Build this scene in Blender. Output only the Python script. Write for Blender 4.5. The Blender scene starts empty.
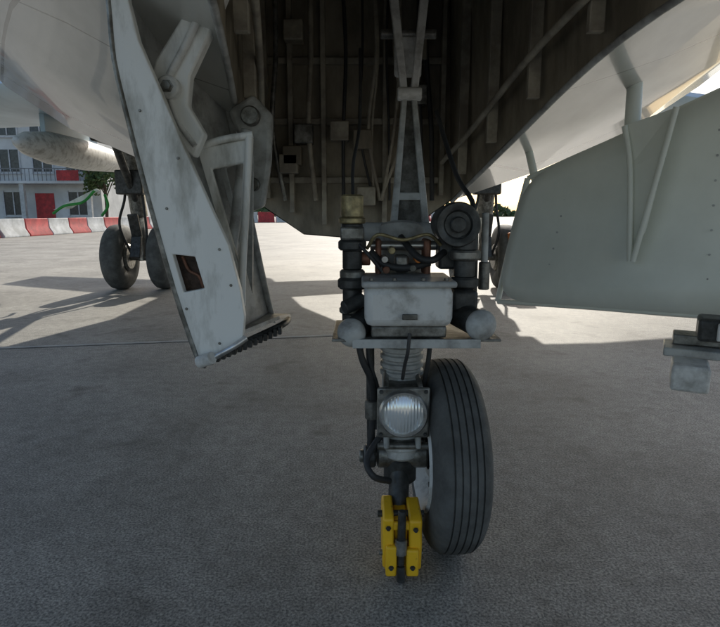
import bpy, bmesh, math, random
from mathutils import Vector, Matrix
random.seed(7)
R=math.radians
sc=bpy.context.scene
col=sc.collection
# ---------------------------------------------------------------- materials
def mat(name,c1,c2=None,rough=0.5,metal=0.0,scale=6.0,bump=0.0,bscale=60.0,detail=6,lo=0.4,hi=0.65,spec=0.5,stretch=(1,1,1),coat=0):
    m=bpy.data.materials.new(name); m.use_nodes=True
    nt=m.node_tree; b=nt.nodes['Principled BSDF']
    b.inputs['Roughness'].default_value=rough; b.inputs['Metallic'].default_value=metal
    b.inputs['Specular IOR Level'].default_value=spec
    b.inputs['Coat Weight'].default_value=coat
    tc=nt.nodes.new('ShaderNodeTexCoord'); mp=nt.nodes.new('ShaderNodeMapping')
    mp.inputs['Scale'].default_value=stretch
    nt.links.new(tc.outputs['Object'],mp.inputs[0])
    if c2 is None: c2=tuple(x*0.6 for x in c1)
    n=nt.nodes.new('ShaderNodeTexNoise'); n.inputs['Scale'].default_value=scale; n.inputs['Detail'].default_value=detail; n.inputs['Roughness'].default_value=0.65
    nt.links.new(mp.outputs[0],n.inputs['Vector'])
    r=nt.nodes.new('ShaderNodeValToRGB'); r.color_ramp.elements[0].position=lo; r.color_ramp.elements[1].position=hi
    r.color_ramp.elements[0].color=(*c2,1); r.color_ramp.elements[1].color=(*c1,1)
    nt.links.new(n.outputs['Fac'],r.inputs[0]); nt.links.new(r.outputs[0],b.inputs['Base Color'])
    mr=nt.nodes.new('ShaderNodeMapRange'); mr.inputs[3].default_value=min(1,rough+0.15); mr.inputs[4].default_value=max(0.05,rough-0.08)
    nt.links.new(n.outputs['Fac'],mr.inputs[0]); nt.links.new(mr.outputs[0],b.inputs['Roughness'])
    if bump>0:
        n2=nt.nodes.new('ShaderNodeTexNoise'); n2.inputs['Scale'].default_value=bscale; n2.inputs['Detail'].default_value=4
        nt.links.new(mp.outputs[0],n2.inputs['Vector'])
        bp=nt.nodes.new('ShaderNodeBump'); bp.inputs['Strength'].default_value=bump; bp.inputs['Distance'].default_value=0.01
        nt.links.new(n2.outputs['Fac'],bp.inputs['Height']); nt.links.new(bp.outputs[0],b.inputs['Normal'])
    return m
M={}
M['white']=mat('dirty_white_paint',(0.84,0.84,0.80),(0.42,0.41,0.36),0.36,0,9,0.15,25,lo=0.33,hi=0.52,stretch=(1.2,1,0.35))
M['pale']=mat('pale_door_paint',(0.80,0.82,0.74),(0.66,0.68,0.60),0.35,0,1.5,0.05,10,lo=0.3,hi=0.6)
M['grey']=mat('grey_paint',(0.5,0.51,0.49),(0.25,0.245,0.23),0.42,0,14,0.1,50,lo=0.34,hi=0.58)
M['lgrey']=mat('light_grey_paint',(0.68,0.68,0.65),(0.38,0.37,0.34),0.4,0,14,0.1,50,lo=0.34,hi=0.53)
M['dark']=mat('dark_metal',(0.085,0.088,0.085),(0.035,0.035,0.033),0.42,0.3,25,0.1,80)
M['mid']=mat('oily_metal',(0.32,0.315,0.29),(0.12,0.115,0.10),0.38,0.6,22,0.12,80)
M['steel']=mat('bright_steel',(0.7,0.71,0.7),(0.4,0.39,0.37),0.28,0.85,18)
M['brass']=mat('brass_olive',(0.46,0.38,0.20),(0.2,0.165,0.09),0.4,0.5,30)
M['rubber']=mat('tyre_rubber',(0.14,0.142,0.135),(0.085,0.085,0.08),0.7,0,10,0.2,120,spec=0.3)
M['hose']=mat('hose_rubber',(0.045,0.045,0.045),(0.02,0.02,0.02),0.55)
M['yellow']=mat('yellow_paint',(0.98,0.56,0.02),(0.5,0.24,0.03),0.4,0,28,0.15,60,lo=0.27,hi=0.38)
M['bay']=mat('wheel_bay_paint',(0.38,0.33,0.245),(0.17,0.145,0.105),0.55,0,5,0.3,14,stretch=(1,1,0.4))
M['bayl']=mat('wheel_bay_structure',(0.45,0.41,0.32),(0.24,0.21,0.165),0.5,0,9,0.2,30)
M['rust']=mat('rust_brown',(0.12,0.075,0.055),(0.035,0.025,0.02),0.75,0,30,0.5,70,lo=0.35,hi=0.7)
M['redb']=mat('red_brown_fitting',(0.36,0.15,0.09),(0.16,0.08,0.05),0.5,0.3,30)
M['orange']=mat('orange_cover',(0.75,0.25,0.04),(0.45,0.13,0.03),0.6)
M['wing']=mat('blue_grey_wing_paint',(0.46,0.60,0.70),(0.36,0.48,0.56),0.35,0,1.6,stretch=(1,0.3,1))
M['red']=mat('red_paint',(0.6,0.05,0.05),(0.35,0.04,0.04),0.6,0,3)
M['cwhite']=mat('barrier_white',(0.75,0.75,0.73),(0.5,0.5,0.47),0.7,0,2)
M['wall']=mat('building_plaster',(0.75,0.75,0.73),(0.58,0.58,0.56),0.85,0,0.6)
M['glassd']=mat('dark_window_glass',(0.06,0.07,0.08),(0.03,0.035,0.04),0.1)
M['frame']=mat('window_frame',(0.7,0.7,0.7),(0.5,0.5,0.5),0.5)
M['roof']=mat('roof_concrete',(0.3,0.3,0.3),(0.2,0.2,0.2),0.8)
M['leaf']=mat('foliage',(0.09,0.14,0.04),(0.04,0.07,0.02),0.7,0,1.5)
M['bark']=mat('bark',(0.12,0.08,0.05),(0.05,0.035,0.02),0.9,0,8,0.5,20)
M['green']=mat('green_ribbon',(0.06,0.4,0.08),(0.03,0.25,0.05),0.7)
M['line']=mat('worn_line_paint',(0.50,0.49,0.45),(0.3,0.3,0.29),0.8,0,9,lo=0.35,hi=0.7)

def skinmat():
    m=mat('fuselage_paint',(0.70,0.71,0.67),(0.50,0.50,0.45),0.2,0,2.2,0.05,3,lo=0.3,hi=0.6,stretch=(1,0.4,1),coat=0.4)
    nt=m.node_tree; b=nt.nodes['Principled BSDF']
    tc=nt.nodes.new('ShaderNodeTexCoord'); mp=nt.nodes.new('ShaderNodeMapping'); mp.inputs['Rotation'].default_value=(0,R(90),R(90))
    nt.links.new(tc.outputs['Object'],mp.inputs[0])
    br=nt.nodes.new('ShaderNodeTexBrick'); br.inputs['Scale'].default_value=1.0
    br.inputs['Mortar Size'].default_value=0.004; br.inputs['Brick Width'].default_value=0.9; br.inputs['Row Height'].default_value=0.42
    br.inputs['Color1'].default_value=(1,1,1,1); br.inputs['Color2'].default_value=(0.92,0.92,0.92,1); br.inputs['Mortar'].default_value=(0.35,0.35,0.33,1)
    nt.links.new(mp.outputs[0],br.inputs['Vector'])
    mx=nt.nodes.new('ShaderNodeMixRGB'); mx.blend_type='MULTIPLY'; mx.inputs[0].default_value=0.8
    src=b.inputs['Base Color'].links[0].from_socket
    nt.links.new(src,mx.inputs[1]); nt.links.new(br.outputs['Color'],mx.inputs[2]); nt.links.new(mx.outputs[0],b.inputs['Base Color'])
    return m
M['skin']=skinmat()
def groundmat():
    m=bpy.data.materials.new('apron_asphalt'); m.use_nodes=True; nt=m.node_tree; b=nt.nodes['Principled BSDF']
    b.inputs['Roughness'].default_value=0.7; b.inputs['Specular IOR Level'].default_value=0.5
    tc=nt.nodes.new('ShaderNodeTexCoord')
    def noise(s,d,rg=0.6,dist=0.0):
        n=nt.nodes.new('ShaderNodeTexNoise'); n.inputs['Scale'].default_value=s; n.inputs['Detail'].default_value=d; n.inputs['Roughness'].default_value=rg; n.inputs['Distortion'].default_value=dist
        nt.links.new(tc.outputs['Object'],n.inputs['Vector']); return n
    def ramp(src,a,ca,bb,cb):
        r=nt.nodes.new('ShaderNodeValToRGB'); r.color_ramp.elements[0].position=a; r.color_ramp.elements[1].position=bb
        r.color_ramp.elements[0].color=(*ca,1); r.color_ramp.elements[1].color=(*cb,1); nt.links.new(src,r.inputs[0]); return r
    def mix(t,f,a,c):
        x=nt.nodes.new('ShaderNodeMixRGB'); x.blend_type=t; x.inputs[0].default_value=f
        nt.links.new(a,x.inputs[1]); nt.links.new(c,x.inputs[2]); return x
    big=ramp(noise(0.8,7,0.62,0.6).outputs['Fac'],0.36,(0.235,0.225,0.20),0.64,(0.37,0.355,0.32))
    fine=ramp(noise(130,3,0.75).outputs['Fac'],0.38,(0.3,0.3,0.31),0.64,(1.6,1.58,1.52))
    med=ramp(noise(16,5,0.7).outputs['Fac'],0.35,(0.75,0.75,0.75),0.65,(1.15,1.15,1.15))
    c=mix('MULTIPLY',0.9,big.outputs[0],fine.outputs[0]); c=mix('MULTIPLY',0.9,c.outputs[0],med.outputs[0])
    st=ramp(noise(2.6,5,0.6,0.4).outputs['Fac'],0.57,(1,1,1),0.70,(0.58,0.57,0.55))
    c=mix('MULTIPLY',0.85,c.outputs[0],st.outputs[0])
    nt.links.new(c.outputs[0],b.inputs['Base Color'])
    bp=nt.nodes.new('ShaderNodeBump'); bp.inputs['Strength'].default_value=0.6; bp.inputs['Distance'].default_value=0.004
    nt.links.new(noise(110,3).outputs['Fac'],bp.inputs['Height']); nt.links.new(bp.outputs[0],b.inputs['Normal'])
    return m
M['ground']=groundmat()
def lensmat():
    m=bpy.data.materials.new('lamp_glass'); m.use_nodes=True; nt=m.node_tree; b=nt.nodes['Principled BSDF']
    b.inputs['Base Color'].default_value=(0.9,0.92,0.91,1); b.inputs['Roughness'].default_value=0.12; b.inputs['Metallic'].default_value=0.5
    w=nt.nodes.new('ShaderNodeTexWave'); w.inputs['Scale'].default_value=34; w.bands_direction='X'
    tc=nt.nodes.new('ShaderNodeTexCoord'); nt.links.new(tc.outputs['Object'],w.inputs[0])
    bp=nt.nodes.new('ShaderNodeBump'); bp.inputs['Strength'].default_value=0.3; bp.inputs['Distance'].default_value=0.01
    nt.links.new(w.outputs['Fac'],bp.inputs['Height']); nt.links.new(bp.outputs[0],b.inputs['Normal'])
    return m
M['lens']=lensmat()
# ---------------------------------------------------------------- helpers
def empty(name,loc):
    e=bpy.data.objects.new(name,None); e.location=loc; e.empty_display_size=0.2; col.objects.link(e); return e
def link(name,me,m,parent=None,smooth=False,ang=40):
    ob=bpy.data.objects.new(name,me); col.objects.link(ob)
    if m: me.materials.append(M[m])
    if smooth:
        for p in me.polygons: p.use_smooth=True
        try: me.set_sharp_from_angle(angle=R(ang))
        except Exception: pass
    if parent:
        ob.parent=parent; ob.matrix_parent_inverse=Matrix.Translation(-parent.location)
    return ob
def bmobj(name,bm,m,parent=None,smooth=False,bev=0,ang=40):
    bmesh.ops.recalc_face_normals(bm,faces=bm.faces)
    me=bpy.data.meshes.new(name); bm.to_mesh(me); bm.free()
    ob=link(name,me,m,parent,smooth or bev>0,ang)
    if bev>0:
        b=ob.modifiers.new('b','BEVEL'); b.width=bev; b.segments=2; b.limit_method='ANGLE'; b.angle_limit=R(35)
    return ob
def box(name,x0,x1,y0,y1,z0,z1,m,p=None,bev=0.004,rot=None):
    bm=bmesh.new(); bmesh.ops.create_cube(bm,size=1)
    c=Vector(((x0+x1)/2,(y0+y1)/2,(z0+z1)/2))
    for v in bm.verts:
        q=Vector((v.co.x*(x1-x0),v.co.y*(y1-y0),v.co.z*(z1-z0)))
        if rot: q=rot@q
        v.co=q+c
    return bmobj(name,bm,m,p,bev=bev)
def frame_of(a,b):
    d=(Vector(b)-Vector(a)); L=d.length; d.normalize()
    return d.to_track_quat('Z','Y').to_matrix(),L
def lathe(name,a,b,prof,m,p=None,seg=40,ang=35):
    q,L=frame_of(a,b); a=Vector(a); bm=bmesh.new(); rings=[]
    for t,r in prof:
        if r<=1e-6: rings.append([bm.verts.new(a+q@Vector((0,0,t)))])
        else: rings.append([bm.verts.new(a+q@Vector((r*math.cos(2*math.pi*i/seg),r*math.sin(2*math.pi*i/seg),t))) for i in range(seg)])
    for A,B in zip(rings,rings[1:]):
        for i in range(seg):
            j=(i+1)%seg
            if len(A)==1 and len(B)==1: continue
            if len(A)==1: bm.faces.new((A[0],B[i],B[j]))
            elif len(B)==1: bm.faces.new((A[i],A[j],B[0]))
            else: bm.faces.new((A[i],A[j],B[j],B[i]))
    return bmobj(name,bm,m,p,True,0,ang)
def cyl(name,a,b,r,m,p=None,r2=None,seg=28,ch=0.15):
    L=(Vector(b)-Vector(a)).length; r2=r if r2 is None else r2; c=min(ch*r,L*0.2)
    return lathe(name,a,b,[(0,0),(0,r-c),(c,r),(L-c,r2),(L,r2-c),(L,0)],m,p,seg)
def prism(name,pts,y0,y1,m,p=None,bev=0.003):
    bm=bmesh.new(); A=[bm.verts.new((x,y0,z)) for x,z in pts]; B=[bm.verts.new((x,y1,z)) for x,z in pts]
    bm.faces.new(A); bm.faces.new(B[::-1]); n=len(pts)
    for i in range(n): bm.faces.new((A[i],B[i],B[(i+1)%n],A[(i+1)%n]))
    return bmobj(name,bm,m,p,bev=bev)
def ringprism(name,outer,inner,y0,y1,m,p=None,bev=0.002):
    bm=bmesh.new(); n=len(outer)
    V={}
    for k,(pts,y) in enumerate(((outer,y0),(inner,y0),(outer,y1),(inner,y1))): V[k]=[bm.verts.new((x,y,z)) for x,z in pts]
    for i in range(n):
        j=(i+1)%n
        bm.faces.new((V[0][i],V[0][j],V[1][j],V[1][i])); bm.faces.new((V[2][i],V[3][i],V[3][j],V[2][j]))
        bm.faces.new((V[0][i],V[2][i],V[2][j],V[0][j])); bm.faces.new((V[1][i],V[1][j],V[3][j],V[3][i]))
    return bmobj(name,bm,m,p,bev=bev)
def tube(name,pts,r,m,p=None,sub=6,seg=10):
    P=[Vector(q) for q in pts]; Q=[]
    E=[P[0]*2-P[1]]+P+[P[-1]*2-P[-2]]
    for i in range(1,len(E)-2):
        for k in range(sub):
            t=k/sub; a,b,c,d=E[i-1],E[i],E[i+1],E[i+2]
            Q.append(0.5*((2*b)+(c-a)*t+(2*a-5*b+4*c-d)*t*t+(3*b-a-3*c+d)*t**3))
    Q.append(P[-1]); bm=bmesh.new(); rings=[]; up=None
    for i,q in enumerate(Q):
        d=(Q[min(i+1,len(Q)-1)]-Q[max(i-1,0)]).normalized()
        if up is None: up=d.orthogonal().normalized()
        up=(up-d*up.dot(d)).normalized(); s=d.cross(up)
        rings.append([bm.verts.new(q+r*(math.cos(2*math.pi*k/seg)*up+math.sin(2*math.pi*k/seg)*s)) for k in range(seg)])
    for A,B in zip(rings,rings[1:]):
        for k in range(seg): bm.faces.new((A[k],A[(k+1)%seg],B[(k+1)%seg],B[k]))
    bm.faces.new(rings[0]); bm.faces.new(rings[-1])
    return bmobj(name,bm,m,p,True,0,60)
def bolt(name,c,d,r,m,p):
    c=Vector(c); d=Vector(d).normalized(); L=r*1.1
    return lathe(name,c,c+d,[(0,0),(0,r*1.35),(r*0.2,r*1.35),(r*0.2,r),(L,r),(L,0)],m,p,6,20)
# ---------------------------------------------------------------- ground
bm=bmesh.new(); bmesh.ops.create_grid(bm,x_segments=2,y_segments=2,size=1500); bmobj('ground',bm,'ground')
bm=bmesh.new()
bm.faces.new([bm.verts.new((x,y,0.004)) for x,y in ((-9,3.2),(0.6,4.92),(0.6,4.97),(-9,3.27))])
bmobj('painted_ground_line',bm,'line')

# ---------------------------------------------------------------- airplane
plane=empty('airplane',(0.1,3,1.5))
def cx(y): return 0.13-(y-1.7)*0.14
ST=[
 (-6.5,[(0,2.3),(0.02,2.3),(0.04,2.3),(0.07,2.31),(0.09,2.33),(0.1,2.35),(0.1,2.37),(0.1,2.4),(0.08,2.42),(0.05,2.44),(0,2.45)]),
 (-4.0,[(0,1.85),(0.2,1.87),(0.35,1.92),(0.5,1.98),(0.62,2.06),(0.7,2.17),(0.74,2.3),(0.74,2.45),(0.66,2.62),(0.42,2.78),(0,2.86)]),
 (-1.0,[(0,1.55),(0.25,1.56),(0.45,1.6),(0.7,1.68),(0.9,1.8),(1.05,1.95),(1.12,2.15),(1.12,2.35),(1.0,2.65),(0.65,2.95),(0,3.1)]),
 (0.7,[(0,1.5),(0.25,1.51),(0.5,1.55),(0.8,1.64),(1.05,1.8),(1.25,1.96),(1.35,2.15),(1.35,2.35),(1.2,2.7),(0.8,3.0),(0,3.2)]),
 (1.5,[(0,1.42),(0.25,1.44),(0.5,1.50),(0.8,1.60),(1.1,1.76),(1.35,1.92),(1.5,2.12),(1.5,2.35),(1.35,2.7),(1.0,3.0),(0,3.2)]),
 (2.2,[(0,1.2),(0.25,1.22),(0.5,1.32),(0.85,1.43),(1.25,1.60),(1.55,1.80),(1.75,2.05),(1.8,2.33),(1.7,2.75),(1.2,3.1),(0,3.3)]),
 (2.9,[(0,0.93),(0.25,0.95),(0.5,1.12),(0.9,1.255),(1.4,1.47),(1.7,1.67),(1.95,1.95),(2.1,2.3),(2.0,2.8),(1.5,3.2),(0,3.4)]),
 (4.0,[(0,0.97),(0.25,1.0),(0.5,1.17),(0.95,1.32),(1.5,1.56),(1.8,1.76),(2.1,2.05),(2.25,2.4),(2.1,2.9),(1.5,3.3),(0,3.5)]),
 (6.0,[(0,1.1),(0.25,1.12),(0.5,1.25),(0.95,1.42),(1.5,1.66),(1.85,1.86),(2.15,2.1),(2.3,2.45),(2.15,2.95),(1.5,3.3),(0,3.5)]),
 (7.8,[(0,1.3),(0.25,1.32),(0.5,1.42),(0.85,1.55),(1.2,1.73),(1.45,1.92),(1.6,2.15),(1.65,2.45),(1.5,2.85),(1.1,3.1),(0,3.25)]),
 (9.4,[(0,1.6),(0.2,1.62),(0.4,1.68),(0.6,1.76),(0.78,1.88),(0.88,2.02),(0.92,2.2),(0.92,2.42),(0.82,2.65),(0.55,2.85),(0,2.95)]),
 (12.6,[(0,1.95),(0.15,1.96),(0.28,2.0),(0.4,2.05),(0.5,2.12),(0.56,2.2),(0.6,2.3),(0.6,2.42),(0.52,2.55),(0.35,2.66),(0,2.7)])]
bm=bmesh.new(); rings=[]
for y,s in ST:
    left=[bm.verts.new((cx(y)-u,y,z)) for u,z in s[1:-1]]
    right=[bm.verts.new((cx(y)+u,y,z)) for u,z in s[1:-1]]
    k=bm.verts.new((cx(y),y,s[0][1])); t=bm.verts.new((cx(y),y,s[-1][1]))
    rings.append([k]+right+[t]+left[::-1])
n=len(rings[0])
for si,(A,B) in enumerate(zip(rings,rings[1:])):
    for i in range(n):
        j=(i+1)%n
        if ST[si][0] in (0.7,1.5,2.2) and (i in (0,1) or j in (0,n-1)): continue
        bm.faces.new((A[i],A[j],B[j],B[i]))
bm.faces.new(rings[0]); bm.faces.new(rings[-1])
bmobj('fuselage',bm,'skin',plane,True,0,50)
bm=bmesh.new()
ys=[0.7,1.5,2.2,2.9]; hz=[1.55,1.50,1.32,1.12]
for sgn in (-1,1):
    lo=[bm.verts.new((cx(y)+sgn*0.498,y,z+0.004)) for y,z in zip(ys,hz)]
    hi=[bm.verts.new((cx(y)+sgn*0.46,y,2.25)) for y in ys]
    for i in range(3): bm.faces.new((lo[i],lo[i+1],hi[i+1],hi[i]))
    if sgn<0: L0,H0=lo,hi
    else: R0,H1=lo,hi
for i in range(3): bm.faces.new((H0[i],H0[i+1],H1[i+1],H1[i]))
kb=[bm.verts.new((cx(2.9)+u,2.896,z)) for u,z in ((-0.25,0.955),(0,0.935),(0.25,0.955))]
bm.faces.new([L0[3]]+kb+[R0[3],H1[3],H0[3]])
kf=[bm.verts.new((cx(0.7)+u,0.704,z)) for u,z in ((0.25,1.515),(0,1.505),(-0.25,1.515))]
bm.faces.new([R0[0]]+kf+[L0[0],H0[0],H1[0]])
bmobj('wheel_bay',bm,'bay',plane)
for i,u in enumerate((-0.42,-0.3,-0.14,0.16,0.32,0.44)):
    x=cx(2.9)+u; zb=1.0+max(0,abs(u)-0.2)*0.6
    box('bay_stiffener_%d'%i,x-0.012,x+0.012,2.84,2.893,zb,2.2,'bayl',plane,0.003)
for i,z in enumerate((1.22,1.5,1.78)):
    box('bay_rib_%d'%i,cx(2.9)-0.45,cx(2.9)+0.45,2.862,2.892,z-0.015,z+0.015,'bayl',plane,0.003)
for sgn in (-1,1):
    for i,y in enumerate((1.2,1.55,1.9,2.25,2.6)):
        h=1.55 if y<1.5 else 1.5-(y-1.5)*0.271
        x=cx(y)+sgn*0.455
        box('bay_frame_%d'%i,x-0.02,x+0.02,y-0.012,y+0.012,h+0.03,2.2,'bayl',plane,0.003)
random.seed(3)
for i in range(11):
    x=cx(2.8)+random.uniform(-0.4,0.4)
    tube('bay_pipe_%d'%i,[(x,2.82,2.2),(x+random.uniform(-.03,.03),2.8,1.8),(x+random.uniform(-.05,.05),2.8,1.45),(x+random.uniform(-.08,.08),2.83,1.12)],random.choice((0.006,0.009,0.012)),random.choice(('bayl','hose','mid','bayl')),plane)
for i in range(9):
    z=random.uniform(1.1,1.9); x=cx(2.8)+random.uniform(-0.35,0.3)
    box('bay_junction_box_%d'%i,x-0.04,x+0.05,2.78,2.87,z-0.04,z+0.05,random.choice(('bayl','mid','bay')),plane,0.006)
for sgn in (-1,1):
    tube('bay_side_pipe',[(cx(1.1)+sgn*0.42,1.1,1.66),(cx(1.8)+sgn*0.42,1.8,1.55),(cx(2.4)+sgn*0.43,2.4,1.4),(cx(2.8)+sgn*0.42,2.8,1.3)],0.012,'bayl',plane)
for sgn in (-1,1):
    tube('bay_hinge',[(cx(y)+sgn*0.505,y,z-0.005) for y,z in zip(ys,hz)],0.010,'grey',plane)
def wing(name,stations,cy):
    for sgn in (-1,1):
        bm=bmesh.new(); secs=[]
        for u,le,te,z,th in stations:
            c=te-le
            wp=lambda y,zz: bm.verts.new((cx(cy)+sgn*u,y,zz))
            secs.append([wp(le,z),wp(le+0.03*c,z-0.28*th),wp(le+0.2*c,z-0.5*th),wp(le+0.6*c,z-0.4*th),wp(te,z-0.02),
                         wp(te,z+0.02),wp(le+0.6*c,z+0.45*th),wp(le+0.2*c,z+0.6*th),wp(le+0.03*c,z+0.3*th)])
        for A,B in zip(secs,secs[1:]):
            for i in range(9): bm.faces.new((A[i],A[(i+1)%9],B[(i+1)%9],B[i]))
        bm.faces.new(secs[0]); bm.faces.new(secs[-1])
        bmobj(name,bm,'wing',plane,True,0,50)
wing('wing',((1.3,4.9,8.1,2.3,0.3),(3.2,6.0,8.3,2.32,0.24),(8.5,8.6,9.8,2.35,0.1)),7)
wing('shadow_tailplane',((0.4,10.7,12.5,2.35,0.12),(3.6,12.2,13.3,2.35,0.06)),11)  # unseen tailplane, added so its shadow lays a dark band on the ground
lathe('underwing_tank',(-3.75,6.3,1.83),(-3.75,9.5,1.83),[(0,0),(0.06,0.06),(0.25,0.13),(0.7,0.19),(1.6,0.2),(2.5,0.16),(3.1,0.05),(3.2,0)],'lgrey',plane)
prism('tank_pylon',[(-3.78,1.98),(-3.72,1.98),(-3.72,2.25),(-3.78,2.25)],6.9,8.0,'wing',plane)
prism('tail_fin',[(cx(11)-0.06,2.6),(cx(11)+0.06,2.6),(cx(11)+0.03,4.6),(cx(11)-0.03,4.6)],10.4,12.4,'skin',plane)

# ---------------------------------------------------------------- main gears
def main_gear(name,xc,sgn):
    e=empty(name,(xc,7.8,0.9))
    for k,dx in enumerate((-0.3,0.3)):
        x=xc+dx; w=0.13; r=0.45; y=7.85+k*0.05
        pr=[(0,0),(0,0.06),(0.02,0.08),(0.02,0.2),(0.0,0.24),(-0.01,0.26),(0.0,0.34),(0.02,0.41),(0.05,0.44),(0.09,r),(0.13,r),(0.17,r),(0.21,0.44),(0.24,0.41),(0.26,0.34),(0.27,0.26),(0.26,0.24),(0.24,0.2),(0.24,0)]
        lathe('tyre_%d'%k,(x-w,y,r),(x+w,y,r),pr,'rubber',e,40)
        cyl('wheel_hub_%d'%k,(x-w-0.02,y,r),(x+w+0.02,y,r),0.19,'mid',e)
    cyl('axle',(xc-0.42,7.87,0.45),(xc+0.42,7.87,0.45),0.05,'mid',e)
    cyl('strut_lower',(xc,7.87,0.4),(xc,7.87,1.1),0.065,'steel',e)
    cyl('strut_upper',(xc,7.87,1.0),(xc+0.05*sgn,7.7,2.28),0.11,'mid',e)
    cyl('side_brace',(xc,7.85,1.25),(xc-0.7*sgn,7.7,2.2),0.05,'mid',e)
    cyl('drag_brace',(xc,7.8,1.2),(xc,7.0,2.2),0.05,'dark',e)
    box('torque_link_upper',xc-0.07,xc+0.07,7.66,7.7,0.7,1.05,'dark',e,0.01,Matrix.Rotation(R(20),3,'X'))
    box('torque_link_lower',xc-0.07,xc+0.07,7.64,7.68,0.45,0.75,'dark',e,0.01,Matrix.Rotation(R(-20),3,'X'))
    tube('brake_hose',[(xc+0.1,7.75,0.5),(xc+0.16,7.66,0.8),(xc+0.12,7.72,1.2),(xc+0.1,7.7,1.7)],0.018,'hose',e)
    tube('brake_hose_2',[(xc-0.1,7.75,0.5),(xc-0.2,7.66,0.9),(xc-0.12,7.72,1.3),(xc-0.1,7.7,1.9)],0.018,'hose',e)
    box('actuator_box',xc-0.2,xc+0.16,7.6,7.78,1.3,1.62,'dark',e,0.02)
    box('gear_bay_box',xc-0.35,xc+0.3,7.3,8.0,1.95,2.22,'dark',e,0.03)
    return e
g1=main_gear('main_landing_gear',-3.05,-1)
g2=main_gear('main_landing_gear',1.72,1)
prism('gear_door_fin',[(-4.15,1.1),(-3.55,1.38),(-3.5,1.36),(-3.9,1.12)],7.7,7.72,'white',g1)
tube('safety_pin_ribbon',[(-3.55,7.66,1.35),(-3.7,7.62,1.2),(-3.95,7.62,1.15),(-4.12,7.64,1.05)],0.018,'green',g1)
tube('safety_pin_ribbon_2',[(-3.4,7.62,1.3),(-3.36,7.6,1.15),(-3.45,7.6,1.02)],0.018,'green',g1)
box('wheel_cover',1.98,2.2,7.5,7.6,0.6,0.8,'orange',g2,0.02)
# ---------------------------------------------------------------- left nose gear door
d1=empty('landing_gear_door',(-0.45,1.6,1.1))
Lo=[(-0.585,1.75),(-0.578,1.543),(-0.575,1.4135),(-0.552,1.278),(-0.515,1.091),(-0.466,0.868),(-0.417,0.692),(-0.395,0.669)]
Ro=[(-0.30,0.745),(-0.294,0.80),(-0.302,0.868),(-0.328,0.982),(-0.364,1.067),(-0.422,1.209),(-0.474,1.346),(-0.518,1.457),(-0.535,1.543),(-0.55,1.75)]
# rim plate with a real cut-out for the access opening
rc=[(-0.468,0.958),(-0.412,0.952),(-0.392,0.872),(-0.445,0.862)]
rim=prism('door_front_rim',Lo+Ro,1.40,1.425,'white',d1,0.003)
bmc=bmesh.new(); A=[bmc.verts.new((x,1.38,z)) for x,z in rc]; B=[bmc.verts.new((x,1.45,z)) for x,z in rc]
bmc.faces.new(A); bmc.faces.new(B[::-1])
for i in range(4): bmc.faces.new((A[i],B[i],B[(i+1)%4],A[(i+1)%4]))
bmesh.ops.recalc_face_normals(bmc,faces=bmc.faces)
mc=bpy.data.meshes.new('cut'); bmc.to_mesh(mc); bmc.free(); oc=bpy.data.objects.new('cut',mc); col.objects.link(oc)
rim.modifiers.clear() if hasattr(rim.modifiers,'clear') else None
bo=rim.modifiers.new('cut','BOOLEAN'); bo.operation='DIFFERENCE'; bo.object=oc; bo.solver='EXACT'
bpy.context.view_layer.update()
dg=bpy.context.evaluated_depsgraph_get(); newme=bpy.data.meshes.new_from_object(rim.evaluated_get(dg))
rim.modifiers.clear(); rim.data=newme
bpy.data.objects.remove(oc)
for p in newme.polygons: p.use_smooth=False
bb=rim.modifiers.new('b','BEVEL'); bb.width=0.003; bb.segments=2; bb.limit_method='ANGLE'; bb.angle_limit=R(35)
prism('access_recess_back',[(-0.478,0.968),(-0.402,0.962),(-0.382,0.864),(-0.452,0.854)],1.444,1.447,'rust',d1,0)
tube('access_cable',[(-0.455,1.437,0.95),(-0.44,1.435,0.915),(-0.415,1.435,0.90),(-0.405,1.437,0.87)],0.004,'redb',d1)
bk=[(-0.50,1.72),(-0.47,1.54),(-0.455,1.42),(-0.43,1.28),(-0.40,1.10),(-0.36,0.87),(-0.325,0.70),(-0.31,0.685)]
bm=bmesh.new(); cols=[]
for t in range(7):
    f=t/6; y=1.427+f*0.55; row=[]
    for (a,b),(c,d) in zip(Lo,bk):
        row.append(bm.verts.new((a+(c-a)*f-0.03*math.sin(f*math.pi),y,b+(d-b)*f)))
    cols.append(row)
for A,B in zip(cols,cols[1:]):
    for i in range(len(A)-1): bm.faces.new((A[i],A[i+1],B[i+1],B[i]))
o=bmobj('door_skin',bm,'grey',d1,True)
s=o.modifiers.new('s','SOLIDIFY'); s.thickness=0.012; s.offset=0
tube('door_edge_seal',[(x-0.003,1.402,z) for x,z in Lo],0.0065,'mid',d1,3)
tube('door_rear_edge',[(x+0.006,1.975,z) for x,z in bk],0.014,'grey',d1,3)
def tri(name,a,b,c,w,y0,y1,m,p):
    A,B,C=[Vector((q[0],q[1])) for q in (a,b,c)]; g=(A+B+C)/3
    inn=[tuple(q+(g-q)*w) for q in (A,B,C)]
    return ringprism(name,[tuple(A),tuple(B),tuple(C)],inn,y0,y1,m,p,0.004)
tri('hinge_web',(-0.445,1.235),(-0.292,1.262),(-0.335,0.80),0.42,1.58,1.602,'white',d1)
tri('hinge_web_rear',(-0.45,1.25),(-0.33,1.30),(-0.35,0.80),0.4,1.80,1.82,'grey',d1)
tube('hinge_web_flange',[(-0.30,1.575,1.27),(-0.312,1.572,1.1),(-0.33,1.572,0.9),(-0.335,1.572,0.8)],0.010,'white',d1,4)
tube('hinge_web_flange_2',[(-0.45,1.575,1.232),(-0.37,1.572,1.255),(-0.29,1.575,1.268)],0.010,'white',d1,4)
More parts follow.
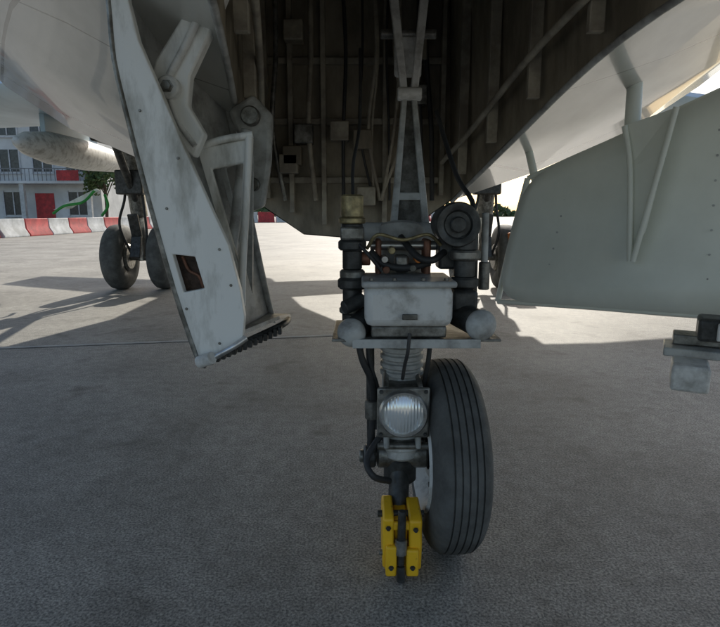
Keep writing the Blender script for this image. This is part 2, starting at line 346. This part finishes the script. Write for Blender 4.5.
prism('door_arm',[(-0.395,1.80),(-0.315,1.82),(-0.325,1.60),(-0.375,1.50),(-0.43,1.40),(-0.44,1.33),(-0.40,1.26),(-0.43,1.20),(-0.50,1.26),(-0.535,1.39),(-0.515,1.44),(-0.45,1.53),(-0.40,1.62)],1.50,1.54,'white',d1,0.006)
tube('door_arm_rib',[(-0.355,1.495,1.80),(-0.365,1.495,1.62),(-0.42,1.495,1.50),(-0.48,1.495,1.40)],0.010,'lgrey',d1,4)
tube('door_arm_rib_2',[(-0.485,1.495,1.36),(-0.465,1.495,1.29),(-0.425,1.495,1.23)],0.007,'lgrey',d1,4)
cyl('arm_pivot',(-0.48,1.47,1.37),(-0.48,1.56,1.37),0.028,'lgrey',d1)
bolt('arm_pivot_bolt',(-0.48,1.47,1.37),(0,-1,0),0.012,'mid',d1)
prism('hinge_lever',[(-0.42,1.38),(-0.34,1.43),(-0.28,1.37),(-0.29,1.22),(-0.315,1.08),(-0.37,1.06),(-0.40,1.2),(-0.39,1.3)],1.86,1.91,'grey',d1,0.012)
cyl('hinge_pin',(-0.345,1.83,1.36),(-0.345,1.94,1.36),0.03,'mid',d1)
cyl('hinge_pin_low',(-0.345,1.83,1.15),(-0.345,1.94,1.15),0.022,'mid',d1)
cyl('door_actuator',(-0.33,1.7,1.30),(-0.40,1.72,0.9),0.016,'grey',d1)
cyl('door_actuator_rod',(-0.40,1.72,0.9),(-0.42,1.72,0.78),0.009,'steel',d1)
bm=bmesh.new()
q=[(-0.412,1.42,0.70),(-0.30,1.42,0.75),(-0.235,1.62,0.752),(-0.225,1.80,0.725),(-0.32,1.96,0.70)]
bm.faces.new([bm.verts.new(v) for v in q]); o=bmobj('door_bottom_plate',bm,'grey',d1)
s=o.modifiers.new('s','SOLIDIFY'); s.thickness=0.01
for i in range(14):
    f=i/13; x=-0.385+f*0.155; y=1.41+f*0.16; z=0.688+f*0.045
    box('seal_tooth_%d'%i,x-0.005,x+0.006,y-0.006,y+0.012,z-0.016,z+0.006,'dark',d1,0.002)
tube('seal_strip',[(-0.40,1.405,0.685),(-0.31,1.50,0.712),(-0.23,1.60,0.737),(-0.222,1.70,0.735)],0.010,'dark',d1)
cyl('latch_roller',(-0.413,1.39,0.683),(-0.372,1.37,0.70),0.016,'lgrey',d1)
tube('door_edge_rod',[(-0.375,1.385,0.695),(-0.33,1.385,0.72),(-0.29,1.40,0.745)],0.008,'steel',d1)
rl=[(-0.525,1.30),(-0.475,1.07),(-0.44,0.82),(-0.36,0.73),(-0.325,0.88),(-0.35,0.97),(-0.44,1.19)]
for i,(x,z) in enumerate(rl): bolt('rivet_%d'%i,(x,1.40,z),(0,-1,0),0.003,'mid',d1)

# ---------------------------------------------------------------- right nose gear door
d2=empty('landing_gear_door',(1.0,1.9,1.1))
bot=[(0.56,2.25,0.705),(0.69,2.13,0.715),(0.86,1.98,0.725),(1.10,1.77,0.735),(1.4,1.54,0.76)]
mid=[(0.615,2.29,0.95),(0.745,2.17,0.98),(0.90,2.02,1.02),(1.12,1.82,1.08),(1.42,1.59,1.14)]
top=[(0.665,2.28,1.195),(0.79,2.14,1.26),(0.91,2.0,1.322),(1.11,1.82,1.43),(1.42,1.6,1.58)]
bm=bmesh.new(); rows=[[bm.verts.new(v) for v in r] for r in (bot,mid,top)]
for A,B in zip(rows,rows[1:]):
    for i in range(4): bm.faces.new((A[i],A[i+1],B[i+1],B[i]))
o=bmobj('door_panel',bm,'pale',d2,True)
ss=o.modifiers.new('ss','SUBSURF'); ss.levels=2; ss.render_levels=2
s=o.modifiers.new('s','SOLIDIFY'); s.thickness=0.025
for nm,r in (('bottom',bot),('top',top)): tube('door_rim_'+nm,[(x,y-0.006,z) for x,y,z in r],0.010,'pale',d2,3)
tube('door_rim_side',[bot[0],mid[0],top[0]],0.012,'pale',d2,4)
for k in range(1,4):
    for j in range(9):
        f=j/8; a,b=Vector(bot[k]),Vector(top[k]); q=a.lerp(b,0.06+0.88*f)+Vector((0,-0.012,0)); 
        if k!=2: bolt('rivet_%d_%d'%(k,j),q,(-0.6,-0.8,0),0.003,'grey',d2)
bm=bmesh.new()
P=[(0.865,1.93,1.34),(0.975,1.82,1.38),(0.955,1.83,1.25),(0.93,1.86,1.0),(0.905,1.90,0.90),(0.895,1.91,1.0),(0.89,1.92,1.2)]
bm.faces.new([bm.verts.new(v) for v in P]); o=bmobj('hinge_arm',bm,'pale',d2); s=o.modifiers.new('s','SOLIDIFY'); s.thickness=0.02
tube('hinge_arm_flange',[(0.868,1.915,1.34),(0.89,1.90,1.2),(0.905,1.88,0.9)],0.009,'pale',d2)
tube('hinge_arm_flange_2',[(0.972,1.805,1.38),(0.95,1.83,1.2),(0.91,1.87,0.9)],0.009,'pale',d2)
cyl('hinge_rod',(0.90,1.93,1.33),(0.95,2.05,1.60),0.025,'pale',d2)
cyl('hinge_rod_2',(0.70,2.26,1.15),(0.72,2.5,1.35),0.016,'pale',d2)

eq=empty('taxi_light_bracket',(0.95,1.5,0.68))
rz=Matrix.Rotation(R(-28),3,'Z')
box('end_block',0.845,0.935,1.40,1.52,0.595,0.665,'lgrey',eq,0.008,rz)
box('slide_plate',0.88,1.25,1.47,1.60,0.655,0.68,'grey',eq,0.004,rz)
box('mount_arm',0.91,1.3,1.50,1.58,0.682,0.712,'mid',eq,0.004,rz)
box('lamp_housing',0.93,1.03,1.45,1.55,0.716,0.78,'dark',eq,0.01,rz)
box('lamp_face',0.94,1.0,1.425,1.44,0.725,0.772,'lgrey',eq,0.004,rz)
cyl('support_post',(1.25,1.60,0.67),(1.3,1.66,1.0),0.02,'mid',eq)

# ---------------------------------------------------------------- nose gear
ng=empty('nose_landing_gear',(0.13,1.7,0.3))
wc=Vector((0.275,1.69,0.302)); ax=Vector((math.cos(R(4)),math.sin(R(4)),0))
W=0.16; a=wc-ax*W/2; b=wc+ax*W/2; r=0.302
pr=[(0.03,0.155),(0.012,0.165),(0.004,0.175),(0.0,0.19),(-0.004,0.215),(-0.002,0.24),(0.006,0.265),(0.016,0.282),(0.028,0.293)]
gr=[0.040,0.060,0.080,0.100,0.120]
pt=[(0.036,0.2965)]
for g in gr:
    h=r-((g-0.08)/0.08)**2*0.011
    pt+= [(g-0.0026,h),(g-0.0021,h-0.006),(g+0.0021,h-0.006),(g+0.0026,h)]
pt+=[(0.124,0.2965)]
pr2=pr+pt+[(W-t,q) for t,q in pr[::-1]]
lathe('tyre',a,b,pr2,'rubber',ng,96,30)
lathe('wheel_rim',a,b,[(0.02,0.05),(0.02,0.07),(0.035,0.09),(0.04,0.13),(0.02,0.15),(0.0,0.162),(-0.006,0.174),(0.006,0.184),(0.03,0.16),(0.13,0.16),(0.148,0.178),(0.16,0.172),(0.156,0.162),(0.14,0.15),(0.12,0.13),(0.125,0.09),(0.14,0.07),(0.14,0)],'lgrey',ng,64)
for i in range(8):
    an=2*math.pi*i/8; c=a+ax*0.035+Vector((0,math.cos(an)*0.108,math.sin(an)*0.108)); bolt('rim_bolt_%d'%i,c,-ax,0.008,'mid',ng)
cyl('axle',(0.04,1.68,0.305),(0.36,1.70,0.302),0.028,'mid',ng)
cyl('axle_nut',(0.352,1.70,0.302),(0.372,1.702,0.302),0.045,'mid',ng)
cyl('axle_stub',(0.012,1.66,0.305),(0.05,1.66,0.305),0.036,'dark',ng)
cyl('axle_stub_cap',(-0.002,1.66,0.305),(0.012,1.66,0.305),0.02,'mid',ng)
sx,sy=0.128,1.68
cyl('lower_fitting',(sx,sy,0.215),(sx,sy,0.30),0.052,'dark',ng)
cyl('axle_housing',(sx-0.075,sy,0.305),(sx+0.085,sy,0.305),0.045,'mid',ng)
cyl('piston',(sx,sy,0.30),(sx,sy,0.66),0.060,'lgrey',ng)
for i,(z,rr,mm) in enumerate(((0.345,0.072,'lgrey'),(0.365,0.066,'mid'),(0.385,0.070,'grey'))): cyl('lower_collar_%d'%i,(sx,sy,z-0.009),(sx,sy,z+0.009),rr,mm,ng)
box('torque_link',sx-0.056,sx-0.040,sy-0.10,sy-0.05,0.36,0.56,'grey',ng,0.006)
box('torque_link_b',sx+0.040,sx+0.056,sy-0.10,sy-0.05,0.36,0.56,'grey',ng,0.006)
cyl('torque_link_pin',(sx-0.075,sy-0.07,0.36),(sx+0.085,sy-0.07,0.36),0.011,'mid',ng)
prof=[(0,0),(0,0.058)]
z=0.0
for i in range(4): prof+=[(z+0.003,0.066),(z+0.014,0.066),(z+0.017,0.058),(z+0.022,0.058)]; z+=0.025
prof+=[(0.115,0.064),(0.15,0.064),(0.15,0)]
lathe('upper_gland',(sx,sy-0.02,0.575),(sx,sy-0.02,0.725),prof,'grey',ng,40)
cyl('outer_cylinder',(sx,sy+0.02,0.70),(sx,sy+0.12,1.02),0.072,'grey',ng)
cyl('trunnion_cross',(-0.06,1.80,1.0),(0.32,1.80,1.0),0.03,'grey',ng)
lx,ly,lz=0.125,1.535,0.492
box('lamp_plate',lx-0.076,lx+0.076,ly,ly+0.012,lz-0.076,lz+0.076,'mid',ng,0.006)
lathe('lamp_bezel',(lx,ly,lz),(lx,ly-1,lz),[(0,0.072),(0.01,0.071),(0.016,0.066),(0.016,0.060),(0.006,0.058)],'steel',ng,56)
lathe('lamp_lens',(lx,ly,lz),(lx,ly-1,lz),[(0.006,0.06),(0.012,0.052),(0.019,0.036),(0.023,0.018),(0.0245,0)],'lens',ng,56,80)
lathe('lamp_body',(lx,ly+0.012,lz),(lx,ly+1,lz),[(0,0.068),(0.03,0.06),(0.07,0.035),(0.09,0.02),(0.09,0)],'mid',ng,40)
for dx in (-1,1):
    for dz in (-1,1): bolt('lamp_bolt',(lx+dx*0.064,ly,lz+dz*0.064),(0,-1,0),0.005,'dark',ng)
for i in (-1,1): cyl('lamp_clamp',(lx+i*0.05,ly+0.01,lz+0.07),(lx+i*0.045,sy-0.02,lz+0.1),0.008,'mid',ng)
box('lamp_bracket',lx-0.05,lx+0.05,ly+0.015,ly+0.1,lz+0.055,lz+0.07,'mid',ng,0.003)
box('cross_plate',-0.075,0.375,1.45,1.72,0.722,0.730,'mid',ng,0.002)
box('cross_plate_lip',-0.02,0.32,1.445,1.449,0.706,0.73,'grey',ng,0.001)
box('steering_box',0.012,0.245,1.44,1.66,0.762,0.872,'lgrey',ng,0.022)
box('steering_box_lid',0.004,0.252,1.433,1.665,0.868,0.885,'grey',ng,0.006)
box('steering_box_base',0.03,0.23,1.455,1.65,0.732,0.764,'mid',ng,0.006)
for i,x in enumerate((0.03,0.09,0.165,0.225)): bolt('box_bolt_%d'%i,(x,1.45,0.886),(0,0,1),0.006,'mid',ng)
box('box_latch',0.11,0.15,1.43,1.437,0.785,0.80,'mid',ng,0.002)
tube('box_cable',[(0.13,1.43,0.75),(0.125,1.425,0.70),(0.12,1.45,0.66),(0.12,1.52,0.60)],0.005,'hose',ng)
def dome(name,a,b,r,m,cap):
    cyl(name,a,b,r*0.86,m,ng)
    pr=[(-0.012,0),(-0.012,r*0.9)]+[(r*0.95*math.sin(t),r*math.cos(t)) for t in [i*math.pi/16 for i in range(9)]]
    lathe(name+'_cap',b,Vector(b)*2-Vector(a),pr,cap,ng,40,60)
dome('steering_cylinder',(0.05,1.66,0.775),(-0.022,1.48,0.742),0.040,'dark','grey')
dome('steering_cylinder_b',(0.24,1.66,0.79),(0.322,1.47,0.765),0.043,'dark','grey')
cyl('link_arm_l',(0.0,1.56,0.765),(0.06,1.56,0.80),0.022,'dark',ng)
cyl('link_arm_r',(0.23,1.56,0.79),(0.30,1.56,0.785),0.026,'dark',ng)
cyl('tie_rod',(-0.03,1.60,0.70),(0.34,1.60,0.72),0.011,'mid',ng)
cyl('tie_rod_l2',(-0.045,1.53,0.80),(0.01,1.56,0.82),0.02,'dark',ng)
box('dark_block_r',0.255,0.325,1.52,1.62,0.79,0.85,'dark',ng,0.01)
def stack(name,x,y,segs,p):
    for i,(z0,z1,r,m) in enumerate(segs): cyl('%s_%d'%(name,i),(x,y,z0),(x,y,z1),r,m,p)
stack('valve',-0.022,1.6,[(1.045,1.11,0.032,'brass'),(1.03,1.047,0.038,'brass'),(0.985,1.032,0.030,'dark'),(0.955,0.985,0.040,'dark'),(0.90,0.957,0.028,'dark'),(0.875,0.90,0.036,'mid'),(0.845,0.877,0.042,'dark'),(0.79,0.847,0.028,'dark'),(0.775,0.792,0.038,'mid'),(0.73,0.776,0.03,'dark')],ng)
box('valve_body',-0.055,0.012,1.56,1.64,0.985,1.022,'mid',ng,0.006)
stack('valve_b',0.295,1.58,[(0.955,1.0,0.034,'dark'),(0.93,0.957,0.044,'mid'),(0.88,0.932,0.03,'dark'),(0.85,0.882,0.04,'dark')],ng)
lathe('accumulator',(0.268,1.54,1.028),(0.268,2.0,1.028),[(0.012,0),(0.012,0.035),(0.004,0.04),(0.0,0.05),(0.0,0.058),(0.008,0.062),(0.03,0.062),(0.034,0.055),(0.17,0.055),(0.18,0.03),(0.18,0)],'dark',ng,48)
cyl('accumulator_core',(0.268,1.535,1.028),(0.268,1.555,1.028),0.022,'dark',ng)
box('accumulator_bracket',0.225,0.31,1.6,1.68,0.90,0.985,'dark',ng,0.008)
cyl('side_rod',(0.36,1.62,0.86),(0.358,1.62,1.06),0.010,'grey',ng)
cyl('side_rod_sleeve',(0.36,1.62,0.84),(0.36,1.62,0.92),0.016,'mid',ng)
cyl('side_rod_2',(0.335,1.65,0.80),(0.335,1.66,1.0),0.013,'dark',ng)
box('yoke_l',0.045,0.062,1.62,1.70,0.88,0.985,'redb',ng,0.006)
box('yoke_r',0.185,0.205,1.62,1.70,0.88,0.985,'redb',ng,0.006)
cyl('yoke_pin',(0.03,1.66,0.965),(0.225,1.66,0.965),0.014,'steel',ng)
box('yoke_mid',0.10,0.14,1.60,1.66,0.89,0.94,'mid',ng,0.008)
for i,(x,z,mm) in enumerate(((0.07,0.93,'steel'),(0.165,0.93,'orange'),(0.09,0.955,'brass'),(0.15,0.905,'mid'),(0.075,0.9,'redb'))): cyl('fitting_%d'%i,(x,1.58,z),(x,1.65,z),0.010,mm,ng)
cyl('red_wire_spool',(0.0,1.62,0.93),(0.03,1.62,0.93),0.02,'redb',ng)
def bar(name,p0,p1,w0,w1,d,m):
    p0=Vector(p0);p1=Vector(p1); bm=bmesh.new(); vs=[]
    for q,w in ((p0,w0),(p1,w1)):
        vs.append([bm.verts.new(q+Vector(k)) for k in ((-w,-d,0),(w,-d,0),(w,d,0),(-w,d,0))])
    A,B=vs; bm.faces.new(A); bm.faces.new(B[::-1])
    for i in range(4): bm.faces.new((A[i],A[(i+1)%4],B[(i+1)%4],B[i]))
    return bmobj(name,bm,m,ng,bev=0.004)
bar('brace_lower_l',(0.105,1.82,0.98),(0.150,1.98,1.45),0.012,0.009,0.012,'grey')
bar('brace_lower_r',(0.215,1.82,0.98),(0.180,1.98,1.45),0.012,0.009,0.012,'grey')
bar('brace_web',(0.16,1.835,1.0),(0.165,1.99,1.45),0.045,0.014,0.004,'mid')
bar('brace_cross',(0.16,1.86,1.10),(0.16,1.87,1.125),0.040,0.038,0.010,'grey')
bar('brace_upper_l',(0.150,1.98,1.44),(0.105,2.06,1.85),0.012,0.016,0.012,'lgrey')
bar('brace_upper_r',(0.180,1.98,1.44),(0.225,2.06,1.85),0.012,0.016,0.012,'lgrey')
cyl('brace_knuckle',(0.125,1.97,1.45),(0.205,1.97,1.45),0.022,'lgrey',ng)
cyl('brace_top_pin',(0.07,2.05,1.66),(0.26,2.05,1.66),0.016,'mid',ng)
box('brace_top_link',0.118,0.212,2.04,2.06,1.52,1.66,'lgrey',ng,0.01)
hs=[[(-0.01,1.62,0.73),(0.005,1.60,0.64),(0.035,1.61,0.56),(0.04,1.64,0.45),(0.03,1.65,0.34)],
    [(0.02,1.62,0.72),(0.03,1.61,0.62),(0.055,1.63,0.52),(0.05,1.65,0.40)],
    [(-0.03,1.6,1.0),(0.02,1.55,0.95),(0.06,1.56,0.90)],
    [(0.24,1.6,0.95),(0.20,1.56,0.93),(0.16,1.58,0.94),(0.12,1.66,0.99)],
    [(0.3,1.62,0.98),(0.33,1.66,1.08),(0.30,1.8,1.18),(0.26,2.0,1.4)],
    [(-0.02,1.62,1.1),(-0.02,1.7,1.2),(0.0,1.85,1.35),(0.0,2.0,1.6)],
    [(0.06,1.63,0.38),(0.02,1.58,0.33),(0.04,1.55,0.29),(0.09,1.6,0.25)],
    [(0.21,1.62,0.7),(0.2,1.6,0.62),(0.19,1.64,0.5),(0.2,1.66,0.36)],
    [(0.02,1.60,0.96),(0.05,1.57,1.0),(0.12,1.58,0.985),(0.19,1.58,1.0),(0.23,1.6,0.97)],
    [(0.03,1.62,0.95),(0.07,1.60,0.915),(0.13,1.59,0.905),(0.2,1.6,0.92)]]
for i,h in enumerate(hs): tube('hose_%d'%i,h,(0.010,0.0075,0.005)[i%3],'hose' if i!=8 else 'brass',ng)
cyl('side_tube',(0.035,1.66,0.36),(0.03,1.66,0.70),0.013,'dark',ng)
cyl('side_valve',(0.035,1.63,0.44),(0.035,1.63,0.50),0.02,'mid',ng)

# ---------------------------------------------------------------- yellow adapter
ch=empty('yellow_tow_adapter',(0.12,1.5,0.1))
cyl('neck',(0.118,1.60,0.15),(0.125,1.66,0.26),0.032,'dark',ch)
def yz(name,x0,x1,pts,m):
    bm=bmesh.new(); A=[bm.verts.new((x0,y,z)) for y,z in pts]; B=[bm.verts.new((x1,y,z)) for y,z in pts]; n=len(pts)
    bm.faces.new(A); bm.faces.new(B[::-1])
    for i in range(n): bm.faces.new((A[i],B[i],B[(i+1)%n],A[(i+1)%n]))
    return bmobj(name,bm,m,ch,bev=0.006)
ck=[(1.49,0.03),(1.475,0.12),(1.485,0.155),(1.478,0.19),(1.50,0.202),(1.60,0.205),(1.63,0.17),(1.62,0.05),(1.58,0.03)]
yz('cheek_l',0.066,0.098,ck,'yellow'); yz('cheek_r',0.142,0.180,[(y,z-0.006) for y,z in ck],'yellow')
box('base_block',0.072,0.172,1.50,1.60,0.012,0.075,'yellow',ch,0.008)
box('mid_block',0.100,0.140,1.505,1.60,0.08,0.18,'yellow',ch,0.006)
box('front_cross',0.086,0.152,1.488,1.503,0.150,0.178,'yellow',ch,0.006)
box('front_plate',0.074,0.106,1.462,1.49,0.02,0.115,'yellow',ch,0.006)
box('front_plate_b',0.134,0.170,1.462,1.49,0.02,0.105,'yellow',ch,0.006)
cyl('locking_screw',(0.118,1.478,0.05),(0.122,1.485,0.215),0.012,'dark',ch)
cyl('screw_sleeve',(0.118,1.474,0.085),(0.119,1.478,0.13),0.018,'mid',ch)
cyl('cross_pin',(0.052,1.53,0.182),(0.19,1.53,0.182),0.010,'dark',ch)
cyl('cross_pin_low',(0.056,1.50,0.075),(0.186,1.50,0.075),0.009,'mid',ch)
cyl('screw_foot',(0.119,1.465,0.004),(0.119,1.468,0.05),0.012,'dark',ch)
for i,(x,z,y) in enumerate(((0.082,0.165,1.478),(0.161,0.16,1.478),(0.09,0.05,1.462),(0.152,0.05,1.462))): bolt('adapter_bolt_%d'%i,(x,y,z),(0,-1,0),0.006,'dark',ch)

# ---------------------------------------------------------------- barriers
def barrier(p0,p1,h,m0):
    e=empty('road_barrier',((p0[0]+p1[0])/2,(p0[1]+p1[1])/2,0))
    d=Vector((p1[0]-p0[0],p1[1]-p0[1],0)); nrm=Vector((-d.y,d.x,0)).normalized()
    for k in range(2):
        a=Vector((*p0,0))+d*(0.5*k+0.01); b=Vector((*p0,0))+d*(0.5*k+0.49)
        prof=[(-0.3,0),(-0.3,0.1*h),(-0.12,0.45*h),(-0.09,h),(0.09,h),(0.12,0.45*h),(0.3,0.1*h),(0.3,0)]
        bm=bmesh.new(); A=[bm.verts.new(a+nrm*u+Vector((0,0,z))) for u,z in prof]; B=[bm.verts.new(b+nrm*u+Vector((0,0,z))) for u,z in prof]
        bm.faces.new(A); bm.faces.new(B[::-1])
        for i in range(8): bm.faces.new((A[i],B[i],B[(i+1)%8],A[(i+1)%8]))
        bmobj('block_%d'%k,bm,'red' if (k+m0)%2 else 'cwhite',e,bev=0.02)
pts=[(-17.5,20),(-15.4,24),(-15.2,27.5),(-15.0,31),(-14.7,34.5),(-14.2,38),(-13.6,42),(-12.9,46)]
for i in range(7): barrier(pts[i],pts[i+1],0.8,0)
for i in range(8):
    barrier((-13+i*3.6,62+i*1.2),(-13+(i+1)*3.6-0.1,62+(i+1)*1.2),1.15,0)
# ---------------------------------------------------------------- building
bd=empty('airport_building',(-34,46,0))
X0,X1,Yf,H=-62,-20.8,46,9.5
box('walls',X0,X1,Yf,Yf+12,0,H,'wall',bd,0.02)
box('roof_slab',X0-0.4,X1+0.4,Yf-0.6,Yf+12.4,H+0.003,H+0.35,'roof',bd,0.02)
box('balcony_slab',X0,X1+0.2,Yf-1.4,Yf-0.003,3.3,3.5,'wall',bd,0.02)
i=0; x=X1-2.6
while x>X0+1:
    for fl,(z0,z1) in enumerate(((0.9,2.7),(4.3,6.0),(7.1,8.7))):
        if fl==0 and i%3==1:
            box('red_door_%d'%i,x-0.1,x+1.4,Yf-0.06,Yf-0.003,0,2.6,'red',bd,0.01); continue
        box('window_%d_%d'%(i,fl),x,x+1.5,Yf-0.03,Yf-0.002,z0,z1,'glassd',bd,0)
        for (a,b,c,d) in ((x-0.1,x,z0-0.1,z1+0.1),(x+1.5,x+1.6,z0-0.1,z1+0.1),(x+0.71,x+0.79,z0,z1)):
            box('frame',a,b,Yf-0.09,Yf-0.001,c,d,'frame',bd,0)
        box('sill',x-0.15,x+1.65,Yf-0.16,Yf-0.004,z0-0.2,z0-0.102,'frame',bd,0)
    if i%2==0: box('pilaster_%d'%i,x+2.0,x+2.35,Yf-1.3,Yf-1.0,0,3.298,'cwhite',bd,0.01)
    if i%3==0: box('red_panel_%d'%i,x-0.1,x+1.6,Yf-1.46,Yf-1.402,3.52,4.3,'red',bd,0)
    for k in range(8): box('rail_%d'%k,x+k*0.33,x+k*0.33+0.04,Yf-1.38,Yf-1.34,3.502,4.4,'roof',bd,0)
    x-=2.6; i+=1
box('rail_top',X0,X1+0.2,Yf-1.39,Yf-1.33,4.402,4.47,'roof',bd,0)
def tree(x,y,h,sd):
    random.seed(sd); e=empty('tree',(x,y,0))
    tube('trunk',[(x,y,0),(x+0.1,y,h*0.3),(x,y+0.1,h*0.6)],0.12,'bark',e)
    for k in range(5):
        a=k*1.3; tube('limb_%d'%k,[(x,y,h*(0.35+0.05*k)),(x+math.cos(a)*h*0.12,y+math.sin(a)*h*0.12,h*0.6),(x+math.cos(a)*h*0.22,y+math.sin(a)*h*0.22,h*0.8)],0.04,'bark',e)
    bm=bmesh.new()
    cl=[(Vector((x,y,h*0.7))+Vector((random.uniform(-1,1),random.uniform(-1,1),random.uniform(-0.8,1)))*h*0.26,random.uniform(0.09,0.16)*h) for _ in range(22)]
    for c,rr in cl:
        for _ in range(110):
            d=Vector((random.gauss(0,1),random.gauss(0,1),random.gauss(0,1))).normalized()*rr*random.uniform(0.3,1.1)
            u=Vector((random.gauss(0,1),random.gauss(0,1),random.gauss(0,1))).normalized()*0.11; v=u.orthogonal()
            q=c+d; bm.faces.new([bm.verts.new(q+u),bm.verts.new(q+v),bm.verts.new(q-u),bm.verts.new(q-v)])
    bmobj('crown',bm,'leaf',e)
tree(-19.2,43,5.5,1)
random.seed(11); bm=bmesh.new()
for i in range(9000):
    x=random.uniform(-160,170); top=3.5+1.6*math.sin(x*0.11)+1.2*math.sin(x*0.37+1)
    q=Vector((x,random.uniform(150,158),random.uniform(0,1)**0.8*top)); u=Vector((random.gauss(0,1),random.gauss(0,1),random.gauss(0,1))).normalized()*0.7; v=u.orthogonal().normalized()*0.6
    bm.faces.new([bm.verts.new(q+u),bm.verts.new(q+v),bm.verts.new(q-u),bm.verts.new(q-v)])
bmobj('treeline',bm,'leaf')

# ---------------------------------------------------------------- light
el,az=R(31),R(9)
w=bpy.data.worlds.new('World'); sc.world=w; w.use_nodes=True; nt=w.node_tree
bg=nt.nodes['Background']; sky=nt.nodes.new('ShaderNodeTexSky'); sky.sky_type='NISHITA'; sky.sun_disc=False
sky.sun_elevation=el; sky.sun_rotation=az; sky.dust_density=2.0; sky.air_density=1.0; sky.ozone_density=0.6
nt.links.new(sky.outputs[0],bg.inputs[0]); bg.inputs[1].default_value=0.15
S=Vector((math.sin(az)*math.cos(el),math.cos(az)*math.cos(el),math.sin(el)))
ld=bpy.data.lights.new('sun','SUN'); ld.energy=5; ld.angle=R(0.6); ld.color=(1,0.94,0.84)
lo=bpy.data.objects.new('sun',ld); col.objects.link(lo); lo.rotation_euler=S.to_track_quat('Z','Y').to_euler(); lo.location=(0,0,30)
sc.view_settings.view_transform='Standard'; sc.view_settings.look='None'; sc.view_settings.exposure=0
cd=bpy.data.cameras.new('camera'); cd.lens=28; cd.sensor_width=36; cd.clip_start=0.02; cd.clip_end=5000
cam=bpy.data.objects.new('camera',cd); col.objects.link(cam); cam.location=(0,0,1.06); cam.rotation_euler=(R(90-10.2),0,0); sc.camera=cam
